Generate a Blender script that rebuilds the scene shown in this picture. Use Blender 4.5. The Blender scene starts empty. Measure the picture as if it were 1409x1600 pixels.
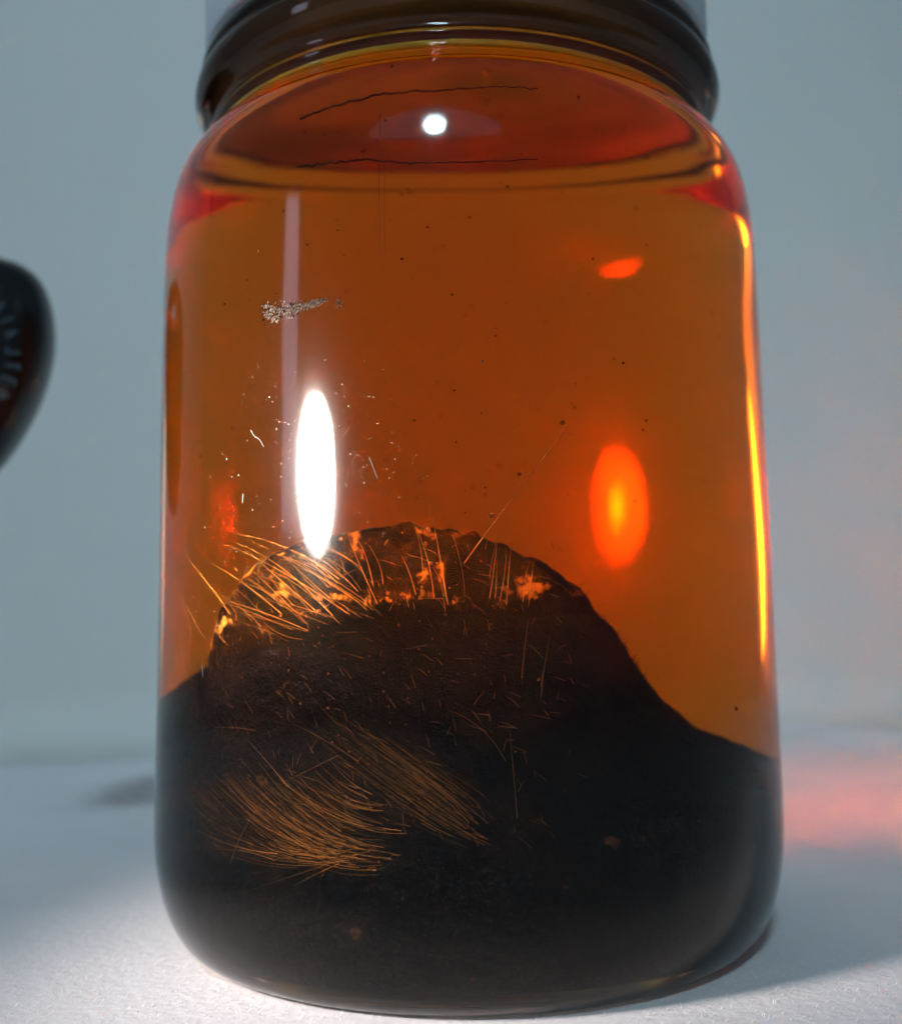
import bpy, bmesh, math, random
from mathutils import Vector, Matrix, noise
random.seed(7)
R_ = math.radians
MM = 0.001
scn = bpy.context.scene
col = scn.collection

# ------------------------------------------------------------------ camera
CAM = Vector((0.0, -115.0, 30.2))            # millimetres
PITCH, YAW, ROLL, FPX = 5.5, 0.62, -0.85, 1760.0
def cam_axes():
    p, y, r = R_(PITCH), R_(YAW), R_(ROLL)
    fw = Vector((-math.sin(y)*math.cos(p), math.cos(y)*math.cos(p), math.sin(p)))
    ri = fw.cross(Vector((0, 0, 1))).normalized(); up = ri.cross(fw)
    return fw, ri*math.cos(r) + up*math.sin(r), up*math.cos(r) - ri*math.sin(r)
FW, RI, UP = cam_axes()
cam = bpy.data.cameras.new('camera'); co = bpy.data.objects.new('camera', cam); col.objects.link(co)
m = Matrix((RI, UP, -FW)).transposed().to_4x4(); m.translation = CAM*MM
co.matrix_world = m
cam.sensor_fit = 'HORIZONTAL'; cam.sensor_width = 36; cam.lens = 36*FPX/1409
cam.clip_start = 0.005; cam.clip_end = 20
cam.dof.use_dof = True; cam.dof.focus_distance = 0.0885; cam.dof.aperture_fstop = 28
scn.camera = co

# ------------------------------------------------------------------ light
w = bpy.data.worlds.new('World'); scn.world = w; w.use_nodes = True
bg = w.node_tree.nodes['Background']; bg.inputs[0].default_value = (0.50, 0.78, 1.0, 1); bg.inputs[1].default_value = 0.13
scn.view_settings.view_transform = 'Standard'; scn.view_settings.look = 'None'
scn.view_settings.exposure = 0; scn.view_settings.gamma = 1
cy = scn.cycles
cy.use_denoising = True
cy.max_bounces = 24; cy.transmission_bounces = 20; cy.glossy_bounces = 12; cy.diffuse_bounces = 5; cy.transparent_max_bounces = 16
cy.caustics_refractive = True; cy.caustics_reflective = True; cy.blur_glossy = 0.4
cy.sample_clamp_indirect = 400

def lamp(name, shape, sx, sy, radiance, color, loc, target, spread=180):
    L = bpy.data.lights.new(name, 'AREA'); L.shape = shape
    sx, sy = sx*MM, sy*MM
    L.size = sx
    if shape in ('RECTANGLE', 'ELLIPSE'): L.size_y = sy
    area = {'DISK': math.pi*sx*sx/4, 'RECTANGLE': sx*sy, 'ELLIPSE': math.pi*sx*sy/4, 'SQUARE': sx*sx}[shape]
    L.energy = radiance*math.pi*area
    L.color = color; L.spread = R_(spread)
    o = bpy.data.objects.new(name, L); col.objects.link(o)
    o.location = Vector(loc)*MM
    o.rotation_euler = (Vector(target)-Vector(loc)).to_track_quat('-Z', 'Y').to_euler()
    return o
# the small torch close by on the left, the blue ceiling lamp, the tall window strip further left
lamp('torch_light', 'DISK', 23, 23, 31, (1.0, 0.86, 0.81), (-74, -76, 52.4), (4, 2, 22), 53)
lamp('torch_core_light', 'DISK', 7, 7, 1750, (1.0, 0.93, 0.86), (-73.3, -75.2, 52.2), (-2, 0, 43), 30)
lamp('ceiling_light', 'DISK', 350, 350, 1.5, (0.62, 0.86, 1.0), (-350, -2360, 1920), (20, 262, 110), 16.5)
lamp('ceiling_halo_light', 'ELLIPSE', 2250, 560, .6, (0.80, 0.78, 1.0), (-352, -2375, 1935), (0, 60, 20))  # added wide dim lamp behind it, gives a halo and softer light
lamp('window_light', 'RECTANGLE', 34, 128, 4.0, (0.74, 0.74, 1.0), (-275, -161, 125), (0, 0, 60))

# a warm lamp far to the left behind the jar, seen only bent through its right edge
lamp('side_lamp_light', 'ELLIPSE', 36, 78, .36, (1.0, 0.78, 0.46), (-118, 171, 54), (17, 26, 48), 24)
lamp('side_glow_light', 'ELLIPSE', 66, 200, .075, (1.0, 0.72, 0.45), (-118, 175, 66), (17, 26, 48), 26)  # added larger dim ellipse for the glow around the side lamp

# ------------------------------------------------------------------ helpers
def tag(o, label=None, cat=None, group=None, kind=None):
    if label: o['label'] = label
    if cat: o['category'] = cat
    if group: o['group'] = group
    if kind: o['kind'] = kind
    return o
def empty(name, loc=(0, 0, 0)):
    o = bpy.data.objects.new(name, None); col.objects.link(o); o.location = Vector(loc)*MM
    o.empty_display_size = 0.005
    return o
def mesh(name, verts, faces, mats, parent=None, smooth=True, mi=None):
    me = bpy.data.meshes.new(name)
    me.from_pydata([(v[0]*MM, v[1]*MM, v[2]*MM) for v in verts], [], faces)
    for mt in (mats if isinstance(mats, (list, tuple)) else [mats]): me.materials.append(mt)
    if smooth: me.polygons.foreach_set('use_smooth', [True]*len(me.polygons))
    if mi: me.polygons.foreach_set('material_index', mi)
    me.update()
    o = bpy.data.objects.new(name, me); col.objects.link(o)
    if parent:
        o.parent = parent
        o.location = -parent.location
    return o
def mat(name):
    m_ = bpy.data.materials.new(name); m_.use_nodes = True
    nt = m_.node_tree; nt.nodes.clear()
    out = nt.nodes.new('ShaderNodeOutputMaterial')
    return m_, nt, out
def N(nt, t, **kw):
    n = nt.nodes.new('ShaderNode'+t)
    for k, v in kw.items():
        if k.startswith('_'): setattr(n, k[1:], v)
        else: n.inputs[k.replace('_', ' ')].default_value = v
    return n
def principled(name, color, rough=0.6, spec=0.5, **kw):
    m_, nt, out = mat(name)
    p = nt.nodes.new('ShaderNodeBsdfPrincipled')
    p.inputs['Base Color'].default_value = (*color, 1); p.inputs['Roughness'].default_value = rough
    p.inputs['Specular IOR Level'].default_value = spec
    nt.links.new(p.outputs[0], out.inputs[0])
    return m_, nt, p

def catmull(pts, sub=6):
    out = []
    P = [pts[0]] + list(pts) + [pts[-1]]
    for i in range(1, len(P)-2):
        p0, p1, p2, p3 = (Vector(p) for p in P[i-1:i+3])
        for k in range(sub):
            t = k/sub
            out.append(0.5*((2*p1)+(p2-p0)*t+(2*p0-5*p1+4*p2-p3)*t*t+(3*p1-p0-3*p2+p3)*t**3))
    out.append(Vector(pts[-1]))
    return [(max(v[0], 0), v[1]) for v in out]
def lathe(prof, seg=192, wob=0.0, seed=0.0):
    """prof: (r,z) list; r==0 ends are poles. Returns verts, faces (normals out for a profile running bottom to top)."""
    verts, faces, rows = [], [], []
    for r, z in prof:
        if r <= 1e-6:
            rows.append([len(verts)]); verts.append((0, 0, z))
        else:
            row = []
            for k in range(seg):
                a = 2*math.pi*k/seg
                rr = r
                if wob:
                    rr += wob*noise.noise(Vector((math.cos(a)*1.3, math.sin(a)*1.3, z*0.045+seed))) \
                        + wob*0.25*noise.noise(Vector((math.cos(a)*5, math.sin(a)*5, z*0.10+seed+9)))
                row.append(len(verts)); verts.append((rr*math.cos(a), rr*math.sin(a), z))
            rows.append(row)
    for A, B in zip(rows, rows[1:]):
        if len(A) == 1 and len(B) == 1: continue
        for k in range(seg):
            k2 = (k+1) % seg
            if len(A) == 1: faces.append((A[0], B[k2], B[k]))
            elif len(B) == 1: faces.append((A[k], A[k2], B[0]))
            else: faces.append((A[k], A[k2], B[k2], B[k]))
    return verts, faces

OUTER_RAW = [(0, 1.6), (12, 1.5), (20, 1.2), (23.2, .6), (24.6, .12), (25.6, .10), (26.9, .55), (28.2, 1.9), (29.4, 4.4), (30.1, 7.6), (30.35, 11), (30.3, 18),
         (30.18, 30), (30.1, 45), (30.02, 58), (29.85, 66), (29.5, 70), (28.8, 73.2), (27.6, 75.6), (26.3, 77.0), (25.5, 77.7), (25.25, 78.3), (25.5, 78.8), (25.55, 79.2), (25.2, 79.7),
         (25.2, 80.4), (25.7, 80.9), (26.6, 81.5), (27.1, 82.6), (27.0, 83.7), (26.5, 84.5), (26.6, 85.2), (26.3, 86.2), (25.4, 86.8), (24.8, 87.6), (24.7, 90), (24.7, 93), (24.2, 94), (23.4, 94.1)]
OUTER = catmull(OUTER_RAW, 5)
INNER_RAW = [(0, 2.7), (10, 2.4), (18, 1.9), (23.6, 1.6), (26.2, 2.9), (27.6, 6.0), (28.0, 10.5), (28.0, 20), (27.95, 40), (27.8, 58), (27.6, 66), (27.0, 70), (26.0, 72.8), (24.9, 74.6), (24.0, 76), (23.5, 77.3), (23.3, 78.5), (23.2, 80.2)]
INNER = catmull(INNER_RAW, 5)

# a line of sight from the camera, bent at the jar wall into the liquid (used to lay out what is inside)
def cam_dir(px, py): return (FW + RI*((px-704.5)/FPX) - UP*((py-800)/FPX)).normalized()
def body_r(z):
    P = OUTER
    for (r0, z0), (r1, z1) in zip(P, P[1:]):
        if z0 <= z <= z1 and z1 > z0 and r0 > 20: return r0+(r1-r0)*(z-z0)/(z1-z0)
    return 30
def hit_glass(px, py, off=0.0):
    D = cam_dir(px, py); r = 30.0
    for _ in range(6):
        a = D.x**2+D.y**2; b = 2*(CAM.x*D.x+CAM.y*D.y); c = CAM.x**2+CAM.y**2-(r+off)**2
        q = b*b-4*a*c
        if q < 0: q = 0
        t = (-b-math.sqrt(q))/(2*a); P = CAM+D*t
        r = body_r(P.z)
    return P, D
def inside(px, py, Y):
    """3-D point on the plane y=Y (mm) seen at photo position px,py through glass and liquid"""
    P, D = hit_glass(px, py)
    n = Vector((P.x, P.y, 0)).normalized(); eta = 1/1.36
    ci = -n.dot(D); k = 1-eta*eta*(1-ci*ci)
    T = eta*D+(eta*ci-math.sqrt(k))*n
    t = (Y-P.y)/T.y
    return P+T*t if t > .5 else Vector((P.x*.93, P.y*.93, P.z))
def inner_r(z):
    for (r0, z0), (r1, z1) in zip(INNER[8:], INNER[9:]):
        if r0 > 20 and z0 <= z <= z1 and z1 > z0: return r0+(r1-r0)*(z-z0)/(z1-z0)
    return 23.0
def clampr(v, gap=.5, zmin=2.3):
    z = min(max(v[2], zmin), 79.8)
    r = math.hypot(v[0], v[1])
    s = min(1, (inner_r(z)-gap)/max(r, 1e-6))
    return Vector((v[0]*s, v[1]*s, z))
def near_wall(px, py, gap):
    """3-D point seen at photo position px,py on the shell `gap` mm inside the inner wall of the jar"""
    P, D = hit_glass(px, py)
    n = Vector((P.x, P.y, 0)).normalized(); eta = 1/1.36
    ci = -n.dot(D); k = 1-eta*eta*(1-ci*ci)
    T = eta*D+(eta*ci-math.sqrt(k))*n
    t = 0
    while t < 30:
        Q = P+T*t
        if math.hypot(Q.x, Q.y) < inner_r(Q.z)-gap: break
        t += .05
    else: return clampr(inside(px, py, -8), gap)
    return Q

# ------------------------------------------------------------------ setting
# white felt table cover
def felt():
    m_, nt, p = principled('felt_white', (0.78, 0.78, 0.79), 0.95, 0.1)
    tc = N(nt, 'TexCoord'); n1 = N(nt, 'TexNoise', Scale=900.0, Detail=6.0); n2 = N(nt, 'TexNoise', Scale=160.0, Detail=4.0)
    n3 = N(nt, 'TexNoise', Scale=28.0, Detail=3.0)
    for n in (n1, n2, n3): nt.links.new(tc.outputs['Object'], n.inputs['Vector'])
    add = N(nt, 'Math', _operation='ADD'); nt.links.new(n1.outputs[0], add.inputs[0]); nt.links.new(n2.outputs[0], add.inputs[1])
    b = N(nt, 'Bump', Strength=0.5, Distance=0.0003); nt.links.new(add.outputs[0], b.inputs['Height']); nt.links.new(b.outputs[0], p.inputs['Normal'])
    r = N(nt, 'ValToRGB'); r.color_ramp.elements[0].position = .3; r.color_ramp.elements[0].color = (.70, .71, .73, 1)
    r.color_ramp.elements[1].position = .7; r.color_ramp.elements[1].color = (.80, .79, .80, 1)
    nt.links.new(n3.outputs[0], r.inputs[0]); nt.links.new(r.outputs[0], p.inputs['Base Color'])
    return m_
FELT = felt()
# ground sheet with slight real undulation, sweeping up to the wall
V, F = [], []
nx, ny = 120, 160
for j in range(ny+1):
    for i in range(nx+1):
        x = -330+660*i/nx; y = -320+650*j/ny
        z = 0.35*noise.noise(Vector((x*.03, y*.03, 0))) - .05
        d = math.hypot(x, y)
        if d < 40: z = -0.02
        elif d < 60: z = z*(d-40)/20-0.02
        V.append((x, y, z))
for j in range(ny):
    for i in range(nx):
        a = j*(nx+1)+i; F.append((a, a+1, a+nx+2, a+nx+1))
tag(mesh('table_cover', V, F, FELT), kind='structure', label='white felt cover on the table under the jar')
# loose felt fibres standing up in front of the jar
V, F = [], []
for _ in range(16000):
    x = random.uniform(-48, 48); y = random.uniform(-62, -8)
    if math.hypot(x, y) < 24.8: continue
    L = random.uniform(.25, .75); a = random.uniform(0, 6.28); e = random.uniform(.1, 1.0)
    ww = random.uniform(.012, .024)
    dx, dy = math.cos(a), math.sin(a)
    p0 = Vector((x, y, -.05)); p1 = p0+Vector((dx*L*.5*math.cos(e), dy*L*.5*math.cos(e), L*.5*math.sin(e)+.03))
    p2 = p1+Vector((dx*L*.5, dy*L*.5, L*.12*random.uniform(-1, 1)))
    s = Vector((-dy, dx, .3))*ww
    k = len(V); V += [p0-s, p0+s, p1+s, p1-s, p2]
    F += [(k, k+1, k+2, k+3), (k+3, k+2, k+4)]
FIB, nt, p = principled('felt_fibre', (.82, .81, .82), .8, .2)
tag(mesh('felt_fibres', V, F, FIB), kind='stuff', label='loose white fibres of the felt in front of the jar')
# pale backdrop wall
WALL, nt, p = principled('wall_paint', (.52, .53, .51), .9, .1)
tc = N(nt, 'TexCoord'); n1 = N(nt, 'TexNoise', Scale=9.0, Detail=4.0)
nt.links.new(tc.outputs['Object'], n1.inputs['Vector'])
r = N(nt, 'ValToRGB'); r.color_ramp.elements[0].color = (.60, .61, .58, 1); r.color_ramp.elements[1].color = (.65, .655, .63, 1)
nt.links.new(n1.outputs[0], r.inputs[0]); nt.links.new(r.outputs[0], p.inputs['Base Color'])
V, F = [], []
ang = R_(12); nn = 14
for i in range(2):
    s = (-420, 420)[i]
    bx, by = s*math.cos(ang), 196+s*math.sin(ang)
    prof = [(-40, .02)] + [(-14+14*math.sin(R_(a)), 14-14*math.cos(R_(a))) for a in range(0, 91, 10)] + [(0, 420), (-60, 800), (-160, 1100)]
    for q, z in prof:
        V.append((bx-q*-1*math.sin(ang)*-1, by+q*math.cos(ang), z))
k = len(prof)
for j in range(k-1): F.append((j, k+j, k+j+1, j+1))
tag(mesh('wall', V, F, WALL), kind='structure', label='pale grey backdrop behind the jar')

# ------------------------------------------------------------------ jar
GLASS, nt, out = mat('clear_glass')
g = N(nt, 'BsdfGlass', IOR=1.39, Roughness=0.07); g.inputs['Color'].default_value = (.985, .995, .985, 1)
tc = N(nt, 'TexCoord'); mp = N(nt, 'Mapping'); mp.inputs['Scale'].default_value = (1, 1, .35)
n1 = N(nt, 'TexNoise', Scale=120.0, Detail=2.0)
nt.links.new(tc.outputs['Object'], mp.inputs[0]); nt.links.new(mp.outputs[0], n1.inputs['Vector'])
b = N(nt, 'Bump', Strength=0.10, Distance=0.0006); nt.links.new(n1.outputs[0], b.inputs['Height']); nt.links.new(b.outputs[0], g.inputs['Normal'])
nt.links.new(g.outputs[0], out.inputs[0])
DRY = GLASS
# liquid: boundary glass->liquid on the wetted wall, air->liquid on the free surface
def liquid_mat(name, ior, rough=0.0, film=0.0):
    m_, nt, out = mat(name)
    g = N(nt, 'BsdfGlass', IOR=ior, Roughness=0.0); g.inputs['Color'].default_value = (1, 1, 1, 1)
    g.inputs['Roughness'].default_value = rough
    if film:        # cloudy film added to the wetted wall to scatter a luminous haze
        tr = N(nt, 'BsdfTranslucent'); tr.inputs['Color'].default_value = (1, .50, .15, 1)
        tc = N(nt, 'TexCoord'); mp = N(nt, 'Mapping'); mp.inputs['Scale'].default_value = (1, 1, .5)
        nz = N(nt, 'TexNoise', Scale=34.0, Detail=6.0, Roughness=.6); mr = N(nt, 'MapRange')
        nt.links.new(tc.outputs['Object'], mp.inputs[0]); nt.links.new(mp.outputs[0], nz.inputs['Vector'])
        mr.inputs['From Min'].default_value = .35; mr.inputs['From Max'].default_value = .72
        mr.inputs['To Min'].default_value = film*.25; mr.inputs['To Max'].default_value = film*1.6
        mx = N(nt, 'MixShader')
        nt.links.new(nz.outputs[0], mr.inputs['Value']); nt.links.new(mr.outputs[0], mx.inputs[0])
        nt.links.new(g.outputs[0], mx.inputs[1]); nt.links.new(tr.outputs[0], mx.inputs[2]); nt.links.new(mx.outputs[0], out.inputs[0])
    else: nt.links.new(g.outputs[0], out.inputs[0])
    v = N(nt, 'VolumeAbsorption', Density=150.0); v.inputs['Color'].default_value = (.992, .738, 0, 1)
    nt.links.new(v.outputs[0], out.inputs['Volume'])
    return m_
WET = liquid_mat('amber_liquid_wetted_wall', 1.36/1.39, .08, film=.07)
FREE = liquid_mat('amber_liquid_surface', 1.36)

jar = tag(empty('specimen_jar'), 'clear round-shouldered glass jar filled with amber liquid standing on white felt', 'jar')
v, f = lathe(OUTER, 224, .10, 3.1)
v2, f2 = lathe([(23.4, 94.1), (22.9, 93.7), (22.7, 93.0), (22.7, 84), (23.0, 81.5), (23.2, 80.22)], 224)
k = len(v); v = list(v)+list(v2); f = list(f)+[tuple(i+k for i in q) for q in f2]
mesh('glass_body', v, f, GLASS, jar)
liq = lathe(INNER, 224, .30, 8.2)
v, f = list(liq[0]), list(liq[1]); mi = [0]*len(f)
ring0 = len(v)-224; v.append((0, 0, 80.2)); c = len(v)-1
for i in range(224): f.append((ring0+i, ring0+(i+1) % 224, c)); mi.append(1)
liquid = mesh('amber_liquid', v, f, [WET, FREE], None, True, mi)
tag(liquid, 'transparent orange-brown preserving liquid filling the glass jar', 'liquid')

# lid: pale cap with a skirt over the neck
LID, nt, p = principled('lid_pale', (.62, .66, .68), .45, .4)
lidp = [(24.95, 87.4), (25.25, 87.1), (25.9, 87.2), (26.1, 87.8), (26.1, 97.5), (25.6, 98.6), (24.5, 99.0), (12, 99.0), (0, 99.0)]
v, f = lathe(lidp, 160)
v2, f2 = lathe([(0, 94.6), (12, 94.6), (24.9, 94.6), (24.95, 94.4), (24.95, 87.4)], 160)
k = len(v); f2 = [tuple(reversed([i+k for i in q])) for q in f2]
lid = mesh('lid', list(v)+list(v2), list(f)+f2, LID, jar)
NECKDARK, nt, p = principled('neck_darkness', (.085, .030, .009), .6, 0.0)  # added dark core, stands in for the darkness refracted in the neck ring
v, f = lathe([(22.6, 79.9), (23.2, 80.0), (23.5, 80.4), (23.45, 82.6), (23.3, 93.8), (0, 93.8)], 160)
pl = mesh('neck_dark_core', v, f, NECKDARK, jar)
NECKGLOW, nt, p = principled('neck_glow_tint', (.5, .9, .4), .8, 0.0)  # added disc, tinted green so it passes for amber glow under the neck
tc = N(nt, 'TexCoord'); n1 = N(nt, 'TexNoise', Scale=90.0, Detail=6.0); r = N(nt, 'ValToRGB')
r.color_ramp.elements[0].position = .35; r.color_ramp.elements[0].color = (.32, .66, .24, 1); r.color_ramp.elements[1].position = .65; r.color_ramp.elements[1].color = (.60, .95, .45, 1)
nt.links.new(tc.outputs['Object'], n1.inputs['Vector']); nt.links.new(n1.outputs[0], r.inputs[0]); nt.links.new(r.outputs[0], p.inputs['Base Color'])
v, f = lathe([(0, 79.8), (12, 79.8), (22.0, 79.8), (22.6, 79.9)], 160)
mesh('neck_glow_disc', v, f, NECKGLOW, pl)
lid['label'] = 'pale grey screw lid cut off by the top of the frame'

# ------------------------------------------------------------------ specimen
def specimen_mat(name, dark, mid, hot, hot_pos, scale, rough=.45, hotsize=260.0):
    m_, nt, p = principled(name, mid, rough, 0.0)
    tc = N(nt, 'TexCoord'); n1 = N(nt, 'TexNoise', Scale=scale, Detail=8.0, Roughness=.65); n2 = N(nt, 'TexNoise', Scale=hotsize, Detail=5.0, Roughness=.6)
    for n in (n1, n2): nt.links.new(tc.outputs['Object'], n.inputs['Vector'])
    r1 = N(nt, 'ValToRGB'); r1.color_ramp.elements[0].position = .38; r1.color_ramp.elements[0].color = (*dark, 1)
    r1.color_ramp.elements[1].position = .68; r1.color_ramp.elements[1].color = (*mid, 1)
    r2 = N(nt, 'ValToRGB'); r2.color_ramp.elements[0].position = hot_pos; r2.color_ramp.elements[0].color = (0, 0, 0, 1)
    r2.color_ramp.elements[1].position = hot_pos+.06; r2.color_ramp.elements[1].color = (1, 1, 1, 1)
    mx = N(nt, 'Mix', _data_type='RGBA')
    nt.links.new(n1.outputs[0], r1.inputs[0]); nt.links.new(n2.outputs[0], r2.inputs[0])
    nt.links.new(r2.outputs[0], mx.inputs[0]); nt.links.new(r1.outputs[0], mx.inputs[6]); mx.inputs[7].default_value = (*hot, 1)
    nt.links.new(mx.outputs[2], p.inputs['Base Color'])
    b = N(nt, 'Bump', Strength=.9, Distance=.0012); nt.links.new(n1.outputs[0], b.inputs['Height']); nt.links.new(b.outputs[0], p.inputs['Normal'])
    return m_
FLESH = specimen_mat('dark_hairy_skin', (.002, .001, .0006), (.020, .007, .003), (.22, .09, .03), .57, 420.0, hotsize=420.0)
DARKF = specimen_mat('shade_dark_tissue', (.002, .0015, .0015), (.010, .005, .004), (.10, .04, .015), .66, 500.0)  # near-black colour carries the shade on the lower specimen, and the sediment
RIDGE, nt, p = principled('reddish_membrane', (.02, .006, .004), .7, .2)
HAIR, nt, p = principled('golden_hair', (.30, .125, .035), .45, 0.0)
HAIRD, nt, p = principled('brown_hair', (.17, .075, .022), .5, 0.0)
def island_tones(m_, nt, p, lo, hi):
    g_ = N(nt, 'NewGeometry'); r_ = N(nt, 'ValToRGB')
    r_.color_ramp.elements[0].position = .25; r_.color_ramp.elements[0].color = (*lo, 1); r_.color_ramp.elements[1].color = (*hi, 1)
    nt.links.new(g_.outputs['Random Per Island'], r_.inputs[0]); nt.links.new(r_.outputs[0], p.inputs['Base Color'])
TUFT, nt, p = principled('tuft_hair', (.1, .05, .02), .6, 0.0); island_tones(TUFT, nt, p, (.012, .005, .0018), (.38, .155, .034))
FUZZ, nt, p = principled('dark_fuzz', (.008, .003, .002), .8, 0.0)

spec = tag(empty('preserved_specimen', (0, 0, 4)), 'dark hairy animal specimen lying in amber liquid at the bottom of the jar', 'specimen')

def lobe(name, ridge, Y, wf, wb, mt, amp, fr, seed, zfloor=2.3, nu=150, nv=72, pw=.62, gap=1.0):
    """rounded body under a ridge line; ridge = photo points, laid on the plane y=Y inside the jar"""
    pts = [inside(px, py, Y+max(0, abs(px-727)-377)*.14) for px, py in ridge]
    # resample along x
    pts.sort(key=lambda q: q.x)
    V, F = [], []
    x0, x1 = pts[0].x, pts[-1].x
    for i in range(nu+1):
        x = x0+(x1-x0)*i/nu
        for a, b_ in zip(pts, pts[1:]):
            if a.x <= x <= b_.x+1e-9:
                t = (x-a.x)/max(b_.x-a.x, 1e-6); z = a.z+(b_.z-a.z)*t; break
        endf = min(1, min(i, nu-i)/6+.3)
        for j in range(nv+1):
            a = math.pi*j/nv
            c_, s_ = math.cos(a), math.sin(a)
            hw = wf if c_ > 0 else wb
            yy = Y-math.copysign(abs(c_)**pw, c_)*hw*math.sqrt(endf)
            zz = zfloor+(z-zfloor)*(s_**pw)
            P = Vector((x, yy, zz))
            d = noise.fractal(P*fr+Vector((seed, 0, 0)), .9, 2.1, 5)
            P = P+Vector((0, -c_, s_)).normalized()*d*amp
            V.append(clampr(P, gap, zfloor))
    for i in range(nu):
        for j in range(nv):
            a = i*(nv+1)+j; F.append((a, a+1, a+nv+2, a+nv+1))
        F.append((i*(nv+1), (i+1)*(nv+1), (i+1)*(nv+1)+nv, i*(nv+1)+nv))
    F.append(tuple(range(nv, -1, -1))); F.append(tuple(nu*(nv+1)+j for j in range(nv+1)))
    return mesh(name, V, F, mt, spec)
body = lobe('body', [(322, 1010), (345, 960), (380, 905), (430, 860), (500, 838), (560, 826), (625, 818), (690, 832), (740, 842), (790, 852), (830, 868), (870, 900), (905, 928), (935, 965), (950, 1010)],
            -13.5, 3.2, 9, FLESH, 1.0, .28, 1.0, gap=2.6)
front = lobe('shaded_lower_mass', [(262, 1150), (290, 1095), (330, 1055), (400, 1015), (460, 990), (520, 972), (600, 962), (700, 957), (830, 958), (930, 962), (958, 985), (975, 1020), (1000, 1065), (1030, 1110), (1060, 1145), (1110, 1175), (1165, 1195), (1195, 1203), (1214, 1207)],
             -18.0, 10, 35, DARKF, .5, .3, 4.0, gap=.75)  # dark shape built where shade covers the lower body, with bottom sediment

# ---- hairs
def tube(V, F, pts, r0, r1, sides=3):
    n = len(pts); k0 = len(V)
    for i, P in enumerate(pts):
        T = (pts[min(i+1, n-1)]-pts[max(i-1, 0)]).normalized()
        A = T.cross(Vector((0, .3, 1))).normalized(); B = T.cross(A)
        r = r0+(r1-r0)*i/(n-1)
        for s in range(sides):
            a = 2*math.pi*s/sides
            V.append(P+A*r*math.cos(a)+B*r*math.sin(a))
    for i in range(n-1):
        for s in range(sides):
            s2 = (s+1) % sides
            F.append((k0+i*sides+s, k0+i*sides+s2, k0+(i+1)*sides+s2, k0+(i+1)*sides+s))
def bez(p0, p1, p2, n=8):
    return [p0*(1-t)**2+p1*2*t*(1-t)+p2*t*t for t in (i/n for i in range(n+1))]
def hair3(a, b_, c_, ga=.8, gb=.4):
    """hair from root a over control b to tip c, given as photo points, lying close to the front wall"""
    A = near_wall(a[0], a[1], ga); C = near_wall(c_[0], c_[1], gb)
    B = near_wall(b_[0], b_[1], (ga+gb)/2)
    return [clampr(q, .12) for q in bez(A, B, C)]
long_hairs = [((520, 962), (440, 870), (362, 846)), ((545, 960), (440, 885), (352, 850)), ((500, 960), (430, 900), (385, 858)), ((440, 960), (380, 905), (330, 880)),
              ((530, 905), (455, 845), (366, 834)), ((560, 925), (520, 880), (470, 855)), ((480, 985), (400, 950), (350, 938)),
              ((697, 930), (686, 850), (665, 765)), ((678, 935), (672, 860), (640, 805)), ((700, 945), (690, 900), (684, 860)), ((765, 935), (772, 890), (778, 835)), ((791, 945), (795, 880), (800, 845)),
              ((583, 915), (575, 870), (560, 845)), ((650, 930), (640, 890), (628, 870)), ((590, 945), (560, 880), (545, 840)),
              ((360, 960), (320, 900), (290, 870)), ((320, 1000), (290, 950), (275, 900)), ((285, 1040), (272, 1000), (280, 955)),
              ((725, 880), (790, 790), (886, 668)),
              ((450, 1230), (410, 1180), (388, 1158)), ((360, 1350), (385, 1270), (440, 1225)), ((530, 1180), (480, 1205), (440, 1225)),
              ((400, 1142), (360, 1135), (335, 1138)), ((560, 1190), (500, 1150), (455, 1130)), ((430, 1345), (380, 1322), (320, 1328)),
              ((808, 1280), (800, 1180), (795, 1130)), ((845, 1090), (850, 1030), (862, 985)), ((815, 1060), (820, 1000), (826, 965)), ((790, 1190), (760, 1130), (700, 1110))]
for i, (a, b_, c_) in enumerate(long_hairs):
    V, F = [], []
    up_ = a[1] < 1100 and a[1] < 965
    y0 = .65 if a[1] > 965 else 2.0
    tube(V, F, hair3(a, b_, c_, y0, .4), *((.05, .03) if i == 18 else (.030, .008)), 4)
    o = mesh('hair', V, F, HAIR if a[1] < 1000 or i in (18, 19) else HAIRD, spec)
random.seed(17); V, F = [], []
for _ in range(46):
    a, b_, c_ = random.choice(long_hairs[:7] if random.random() < .6 else long_hairs[7:18])
    dx, dy = random.gauss(0, 26), random.gauss(0, 16); k = random.uniform(.35, .95)
    a2 = (a[0]+dx, a[1]+dy); c2 = (a2[0]+(c_[0]-a[0])*k+random.gauss(0, 7), a2[1]+(c_[1]-a[1])*k+random.gauss(0, 7))
    b2 = (a2[0]+(b_[0]-a[0])*k+random.gauss(0, 6), a2[1]+(b_[1]-a[1])*k+random.gauss(0, 6))
    tube(V, F, hair3(a2, b2, c2, 2.2, random.uniform(.4, 1.5)), random.uniform(.012, .026), .006, 3)
hm = mesh('fine_hairs', V, F, HAIR, spec); hm['kind'] = 'stuff'
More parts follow.
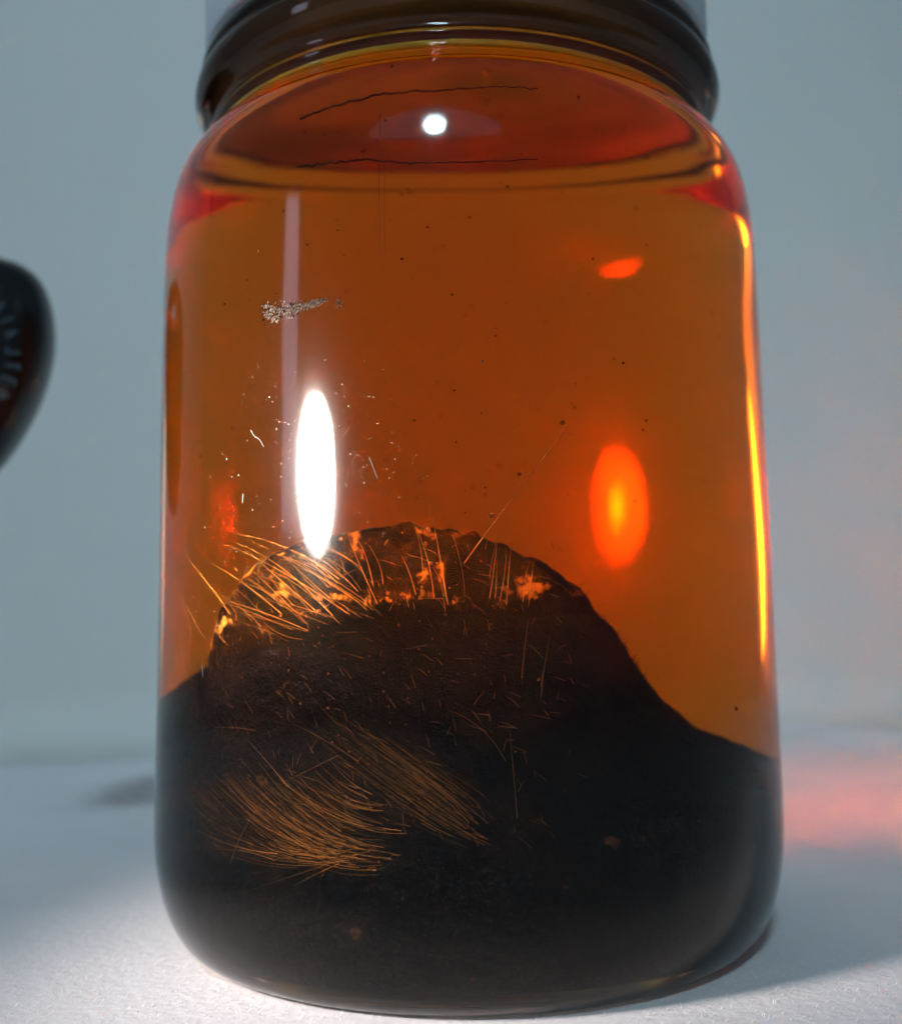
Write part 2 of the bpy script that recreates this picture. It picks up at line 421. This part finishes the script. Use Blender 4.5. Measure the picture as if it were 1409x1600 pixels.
# combed tufts low on the front
def tuft(name, strands, mt, seed):
    random.seed(seed); V, F = [], []
    for (a, b_, c_, n, spread) in strands:
        for _ in range(n):
            t = random.gauss(0, 1)*spread; t2 = t*random.uniform(.5, 1.1)
            dx = random.gauss(0, 14)
            f_ = random.uniform(.55, 1.1)
            A = (a[0]+dx, a[1]+t*.35); C = (a[0]+(c_[0]-a[0])*f_+dx+random.gauss(0, 7), a[1]+(c_[1]-a[1])*f_+t2+random.gauss(0, 7)*(3 if random.random() < .12 else 1))
            B = (a[0]+(b_[0]-a[0])*f_+dx, a[1]+(b_[1]-a[1])*f_+t*.8)
            s0 = random.uniform(0, .5)          # where along the lock this hair comes to the surface
            A2 = tuple((1-s0)**2*A[k_]+2*s0*(1-s0)*B[k_]+s0*s0*C[k_] for k_ in (0, 1)); B2 = tuple((1-s0)*B[k_]+s0*C[k_] for k_ in (0, 1))
            tube(V, F, hair3(A2, B2, C, random.uniform(.45, .85), random.uniform(.2, .6)), random.uniform(.012, .034), .006, 3)
    return mesh(name, V, F, mt, spec)
TUFTD, nt, p = principled('dark_tuft_hair', (.1, .05, .02), .6, 0.0); island_tones(TUFTD, nt, p, (.008, .004, .001), (.28, .11, .026))
t1 = tuft('hair_tuft', [((620, 1345), (450, 1360), (325, 1225), 100, 18), ((600, 1330), (470, 1330), (370, 1215), 70, 16), ((560, 1330), (450, 1360), (345, 1310), 50, 10), ((620, 1300), (520, 1300), (430, 1225), 55, 14), ((600, 1260), (540, 1260), (490, 1215), 30, 12)], TUFT, 3)
t1['label'] = 'golden brown fan of combed hairs low on the left'
t2 = tuft('hair_tuft', [((760, 1320), (640, 1260), (520, 1165), 60, 18), ((740, 1300), (660, 1220), (550, 1150), 50, 20), ((770, 1290), (700, 1230), (600, 1170), 40, 18)], FUZZ, 5)
t2.data.materials[0] = TUFTD
t2['label'] = 'darker fan of hairs right of the golden one'
# fine fuzz softening the top edge of the shaded lower mass and scattered over the body
random.seed(12); V, F = [], []
edge = [(300, 1080), (400, 1015), (520, 972), (700, 957), (930, 962), (975, 1020), (1030, 1110), (1110, 1175), (1190, 1205)]
for _ in range(12000):
    t = random.random()*(len(edge)-1); i = int(t); u = t-i
    ex = edge[i][0]*(1-u)+edge[i+1][0]*u; ey = edge[i][1]*(1-u)+edge[i+1][1]*u
    A = inside(ex, ey+10*noise.noise(Vector((ex*.02, 0, 3)))+2, -18+random.uniform(-4, 4))
    L = random.uniform(.3, 3.4 if ex < 900 else 1.0)*random.random()**1.5; a = random.gauss(0, .7)
    P2 = A+Vector((math.sin(a)*L, random.gauss(0, .4), math.cos(a)*L))
    tube(V, F, [clampr(A, .6), clampr(P2, .5)], .045, .01, 3)
fz = mesh('fuzz', V, F, FUZZ, spec); fz['kind'] = 'stuff'
random.seed(13); V, F = [], []
for _ in range(260):
    px = random.uniform(340, 920); py = random.uniform(850, 1330)
    A = near_wall(px, py, random.uniform(.4, .8) if py > 960 else random.uniform(1.5, 3))
    L = random.uniform(.4, 1.6); a = random.gauss(-.5, .5)
    tube(V, F, bez(A, A+Vector((math.sin(a)*L*.6, -.2, math.cos(a)*L*.5)), clampr(A+Vector((math.sin(a)*L*1.2, -.1, math.cos(a)*L*.7)), .3), 3), .03, .01, 3)
fz = mesh('short_hairs', V, F, HAIRD, spec); fz['kind'] = 'stuff'

# ------------------------------------------------------------------ specks, scuffs and lint
def blob(V, F, P, r, seed, flat=None):
    k = len(V)
    ico = [(0, 0, 1), (.89, 0, .45), (.28, .85, .45), (-.72, .53, .45), (-.72, -.53, .45), (.28, -.85, .45), (.72, .53, -.45), (-.28, .85, -.45), (-.89, 0, -.45), (-.28, -.85, -.45), (.72, -.53, -.45), (0, 0, -1)]
    fc = [(0, 1, 2), (0, 2, 3), (0, 3, 4), (0, 4, 5), (0, 5, 1), (1, 6, 2), (2, 7, 3), (3, 8, 4), (4, 9, 5), (5, 10, 1), (1, 10, 6), (2, 6, 7), (3, 7, 8), (4, 8, 9), (5, 9, 10), (11, 7, 6), (11, 8, 7), (11, 9, 8), (11, 10, 9), (11, 6, 10)]
    for c_ in ico:
        q = Vector(c_)*r*random.uniform(.6, 1.3)
        if flat is not None: q = q-flat*(q.dot(flat)*.85)
        V.append(P+q)
    F += [tuple(i+k for i in t) for t in fc]
DUST, nt, p = principled('pale_dust', (.0065, .0052, .0042), .9, 0.0)
CRUMB, nt, p = principled('orange_crumb', (.16, .055, .02), .6, 0.0)
DARKC, nt, p = principled('dark_crumb', (.03, .015, .01), .7, 0.0)
random.seed(21); V, F = [], []
def on_glass(px, py, off=.0):
    P, D = hit_glass(px, py, off); return P
for _ in range(300):
    z = random.random()
    if z < .55: px, py = random.gauss(500, 75), random.gauss(700, 90)
    elif z < .75: px, py = random.uniform(280, 1180), random.uniform(300, 1450)
    else: px, py = random.gauss(520, 130), random.gauss(880, 60)
    if not (262 < px < 1195 and 260 < py < 1480): continue
    P = on_glass(px, py, .02); n = Vector((P.x, P.y, 0)).normalized()
    blob(V, F, P, random.uniform(.02, .06)*(1.6 if random.random() < .08 else 1), 0, n)
DUSTB, nt, p = principled('bright_dust', (.045, .036, .027), .9, 0.0)
ds = mesh('dust_specks', V, F, DUSTB, jar, False); ds['kind'] = 'stuff'
# dried residue smudge on the wall
random.seed(22); V, F = [], []
for _ in range(800):
    u = random.random(); px = 412+98*u+random.gauss(0, 3); hh = 20*(1-u*.8)
    py = 490-22*u**1.5+random.gauss(0, .45)*hh
    if abs(py-(490-22*u)) > 20: continue
    P = on_glass(px, py, .03); n = Vector((P.x, P.y, 0)).normalized()
    blob(V, F, P, random.uniform(.03, .12)*(1.1-.6*u), 0, n)
for _ in range(40):
    P = on_glass(530+random.gauss(0, 4), 473+random.gauss(0, 5), .03); n = Vector((P.x, P.y, 0)).normalized(); blob(V, F, P, .05, 0, n)
SMUDGE, nt, p = principled('dried_residue', (.005, .004, .003), .9, 0.0); island_tones(SMUDGE, nt, p, (.0006, .0005, .0004), (.014, .011, .009))
sm = mesh('residue_smudge', V, F, SMUDGE, jar, False); sm['label'] = 'pale dried residue smudge stuck to the upper left glass'
# lint threads
def thread(pts, r, mt=None, name='lint_thread'):
    V, F = [], []
    Q = [on_glass(px, py, .05) for px, py in pts]
    Q = [Vector(q) for q in Q]
    S = []
    P = [Q[0]]+Q+[Q[-1]]
    for i in range(1, len(P)-2):
        for k_ in range(5):
            t = k_/5; p0, p1, p2, p3 = P[i-1:i+3]
            S.append(.5*((2*p1)+(p2-p0)*t+(2*p0-5*p1+4*p2-p3)*t*t+(3*p1-p0-3*p2+p3)*t**3))
    S.append(Q[-1])
    tube(V, F, S, r, r*.6, 4)
    return mesh(name, V, F, mt or DUSTL, jar)
DUSTL, nt, p = principled('pale_lint', (.03, .026, .022), .9, 0.0)
thread([(898, 1186), (903, 1196), (912, 1202), (922, 1203), (930, 1199), (926, 1195)], .04)
thread([(592, 1360), (606, 1352), (612, 1345), (622, 1340)], .035)
thread([(605, 1265), (603, 1282)], .03)
thread([(577, 715), (584, 732), (590, 748)], .035)
thread([(546, 668), (540, 676), (536, 682)], .03)
thread([(392, 672), (398, 682), (405, 686), (412, 698)], .035)
thread([(316, 1040), (317, 1058)], .06)
thread([(380, 772), (379, 786)], .05)
thread([(594, 178), (592, 290), (594, 400)], .018, name='mould_seam')
thread([(601, 240), (600, 320), (601, 395)], .012, name='mould_seam')
# thin dark brown lines on the inside of the shoulder
LINEB, nt, p = principled('line_brown', (.05, .016, .004), .8, 0.0)
for pts in ([(470, 190), (520, 172), (600, 152), (700, 146), (780, 141), (845, 146)], [(465, 262), (520, 256), (570, 250), (640, 256), (720, 254), (850, 250)]):
    V, F = [], []; S = []
    for a_, b_ in zip(pts, pts[1:]):
        for q in range(12):
            t = q/12; x_ = a_[0]*(1-t)+b_[0]*t; y_ = a_[1]*(1-t)+b_[1]*t
            S.append(near_wall(x_, y_+2.5*noise.noise(Vector((x_*.03, y_, 0))), .25))
    tube(V, F, S, .11, .05, 5)
    mesh('shoulder_line', V, F, LINEB, jar)
# crumbs drifting in the liquid
V, F = [], []; V2, F2 = [], []
random.seed(31)
spots = [(878, 660, .30), (768, 806, .30), (810, 741, .22), (712, 690, .14), (758, 762, .12), (645, 435, .12), (775, 513, .10), (405, 392, .2), (752, 645, .12), (668, 745, .12), (1150, 1108, .3),
         (362, 1062, .32), (500, 935, .35), (498, 955, .3), (668, 828, .3), (665, 850, .25), (672, 880, .22), (590, 660, .15), (312, 690, .15), (433, 460, .12), (532, 842, .2)]
for px, py, r in spots:
    P = near_wall(px, py, random.uniform(.6, 2.0)); blob(V, F, P, r*.8, 0)
for _ in range(260):
    px, py = random.uniform(350, 900), random.gauss(1000, 110)
    if random.random() > math.exp(-((px-560)/230)**2): continue
    P = near_wall(px, py, random.uniform(.4, .8)); blob(V, F, P, abs(random.gauss(.02, .045))+.02, 0)
for _ in range(130):
    px, py = random.uniform(300, 1150), random.uniform(120, 820)
    P = clampr(inside(px, py, random.uniform(-24, 10)), .8)
    if math.hypot(P.x, P.y) < 22 or P.z < 70: blob(V2, F2, P, random.uniform(.05, .14), 0)
cr = mesh('floating_crumbs', V, F, CRUMB, None, False)
tag(cr, 'small orange crumbs floating in the amber liquid around the specimen', 'debris', kind='stuff')
cr = mesh('dark_particles', V2, F2, DARKC, None, False)
tag(cr, 'fine dark particles drifting in the upper amber liquid', 'debris', kind='stuff')

# ------------------------------------------------------------------ black knob-like object, left edge
BLK, nt, p = principled('black_plastic', (.006, .006, .007), .22, .5)
BLU, nt, p = principled('faded_lettering', (.04, .06, .075), .6, .3)
c0 = Vector((-63.8, 22, 61.4))
blk = tag(empty('lens_cap', c0), 'rounded black cap with faint lettering cut off by the left edge of the photo', 'cap')
V, F = [], []
# superellipse disc lying on an axis that points mostly towards the camera
na, nb = 96, 28
ax = Vector((.25, -1, .05)).normalized(); ex = ax.cross(Vector((0, 0, 1))).normalized()*-1; ez = ex.cross(ax).normalized()
if ex.x < 0: ex = -ex
if ez.z < 0: ez = -ez
TH = 7.0
outline = [(0, 395), (35, 406), (62, 430), (78, 470), (84, 520), (80, 568), (66, 622), (48, 665), (25, 708), (0, 742), (-45, 785), (-105, 805), (-170, 785), (-220, 710), (-240, 590), (-215, 470), (-150, 400), (-70, 380)]
pm = [((x+78)/12.85, (590-y)/12.85) for x, y in outline]
pm = pm[::-1]
loop = []
for i in range(len(pm)):
    p0, p1, p2, p3 = (Vector(pm[(i+k_-1) % len(pm)]) for k_ in range(4))
    for k_ in range(6):
        t = k_/6; loop.append(.5*((2*p1)+(p2-p0)*t+(2*p0-5*p1+4*p2-p3)*t*t+(3*p1-p0-3*p2+p3)*t**3))
na = len(loop)
def cap_pt(q, tt): return c0+ex*q[0]+ez*q[1]+ax*TH*tt
for j in range(nb+1):
    b_ = -math.pi/2+math.pi*j/nb
    rr = abs(math.cos(b_))**.40; tt = math.copysign(abs(math.sin(b_))**.9, math.sin(b_))
    for q in loop: V.append(cap_pt(q*rr, tt))
for j in range(nb):
    for i in range(na):
        i2 = (i+1) % na; F.append((j*na+i, j*na+i2, (j+1)*na+i2, (j+1)*na+i))
mesh('shell', V, F, BLK, blk)
# worn, unreadable lettering running round the rim of its face
def stroke(V, F, a, b_, w_):
    a, b_ = Vector(a), Vector(b_); n = Vector((-(b_-a).y, (b_-a).x)).normalized()*w_; k = len(V)
    for q, dz in ((a-n, .90), (a+n, .90), (b_+n, .90), (b_-n, .90), (a-n, 1.0), (a+n, 1.0), (b_+n, 1.0), (b_-n, 1.0)): V.append(cap_pt(q, dz))
    F += [(k+4, k+5, k+6, k+7), (k, k+1, k+5, k+4), (k+1, k+2, k+6, k+5), (k+2, k+3, k+7, k+6), (k+3, k, k+4, k+7)]
V, F = [], []
glyph = [[(0, 0, 0, 1), (0, 1, .6, 0)], [(0, 0, 0, 1), (0, 1, .6, 1), (0, .5, .5, .5), (0, 0, .6, 0)], [(0, 0, .3, 1), (.3, 1, .6, 0)], [(0, 0, .6, 0), (.6, 0, .6, 1)], [(0, 0, 0, 1), (0, 1, .6, .5)], [(.3, 0, .3, 1)], [(0, 1, .6, 1), (.3, 1, .3, 0)], [(0, 0, 0, 1), (.6, 0, .6, 1), (0, 0, .6, 0)]]
for gi in range(13):
    th = R_(108-11.5*gi); rad_ = 8.6
    cx_, cz_ = rad_*math.cos(th), rad_*math.sin(th)*1.12+1.2
    tx, tz = math.sin(th), -math.cos(th)
    for (x0_, y0_, x1_, y1_) in glyph[(gi*3) % len(glyph)]:
        def M_(x, y): return (cx_+tx*x*1.1-(-math.cos(th))*(y-.5)*1.5, cz_+tz*x*1.1+math.sin(th)*(y-.5)*1.5)
        stroke(V, F, M_(x0_, y0_), M_(x1_, y1_), .13)
mesh('lettering', V, F, BLU, blk, False)

bpy.context.view_layer.update()
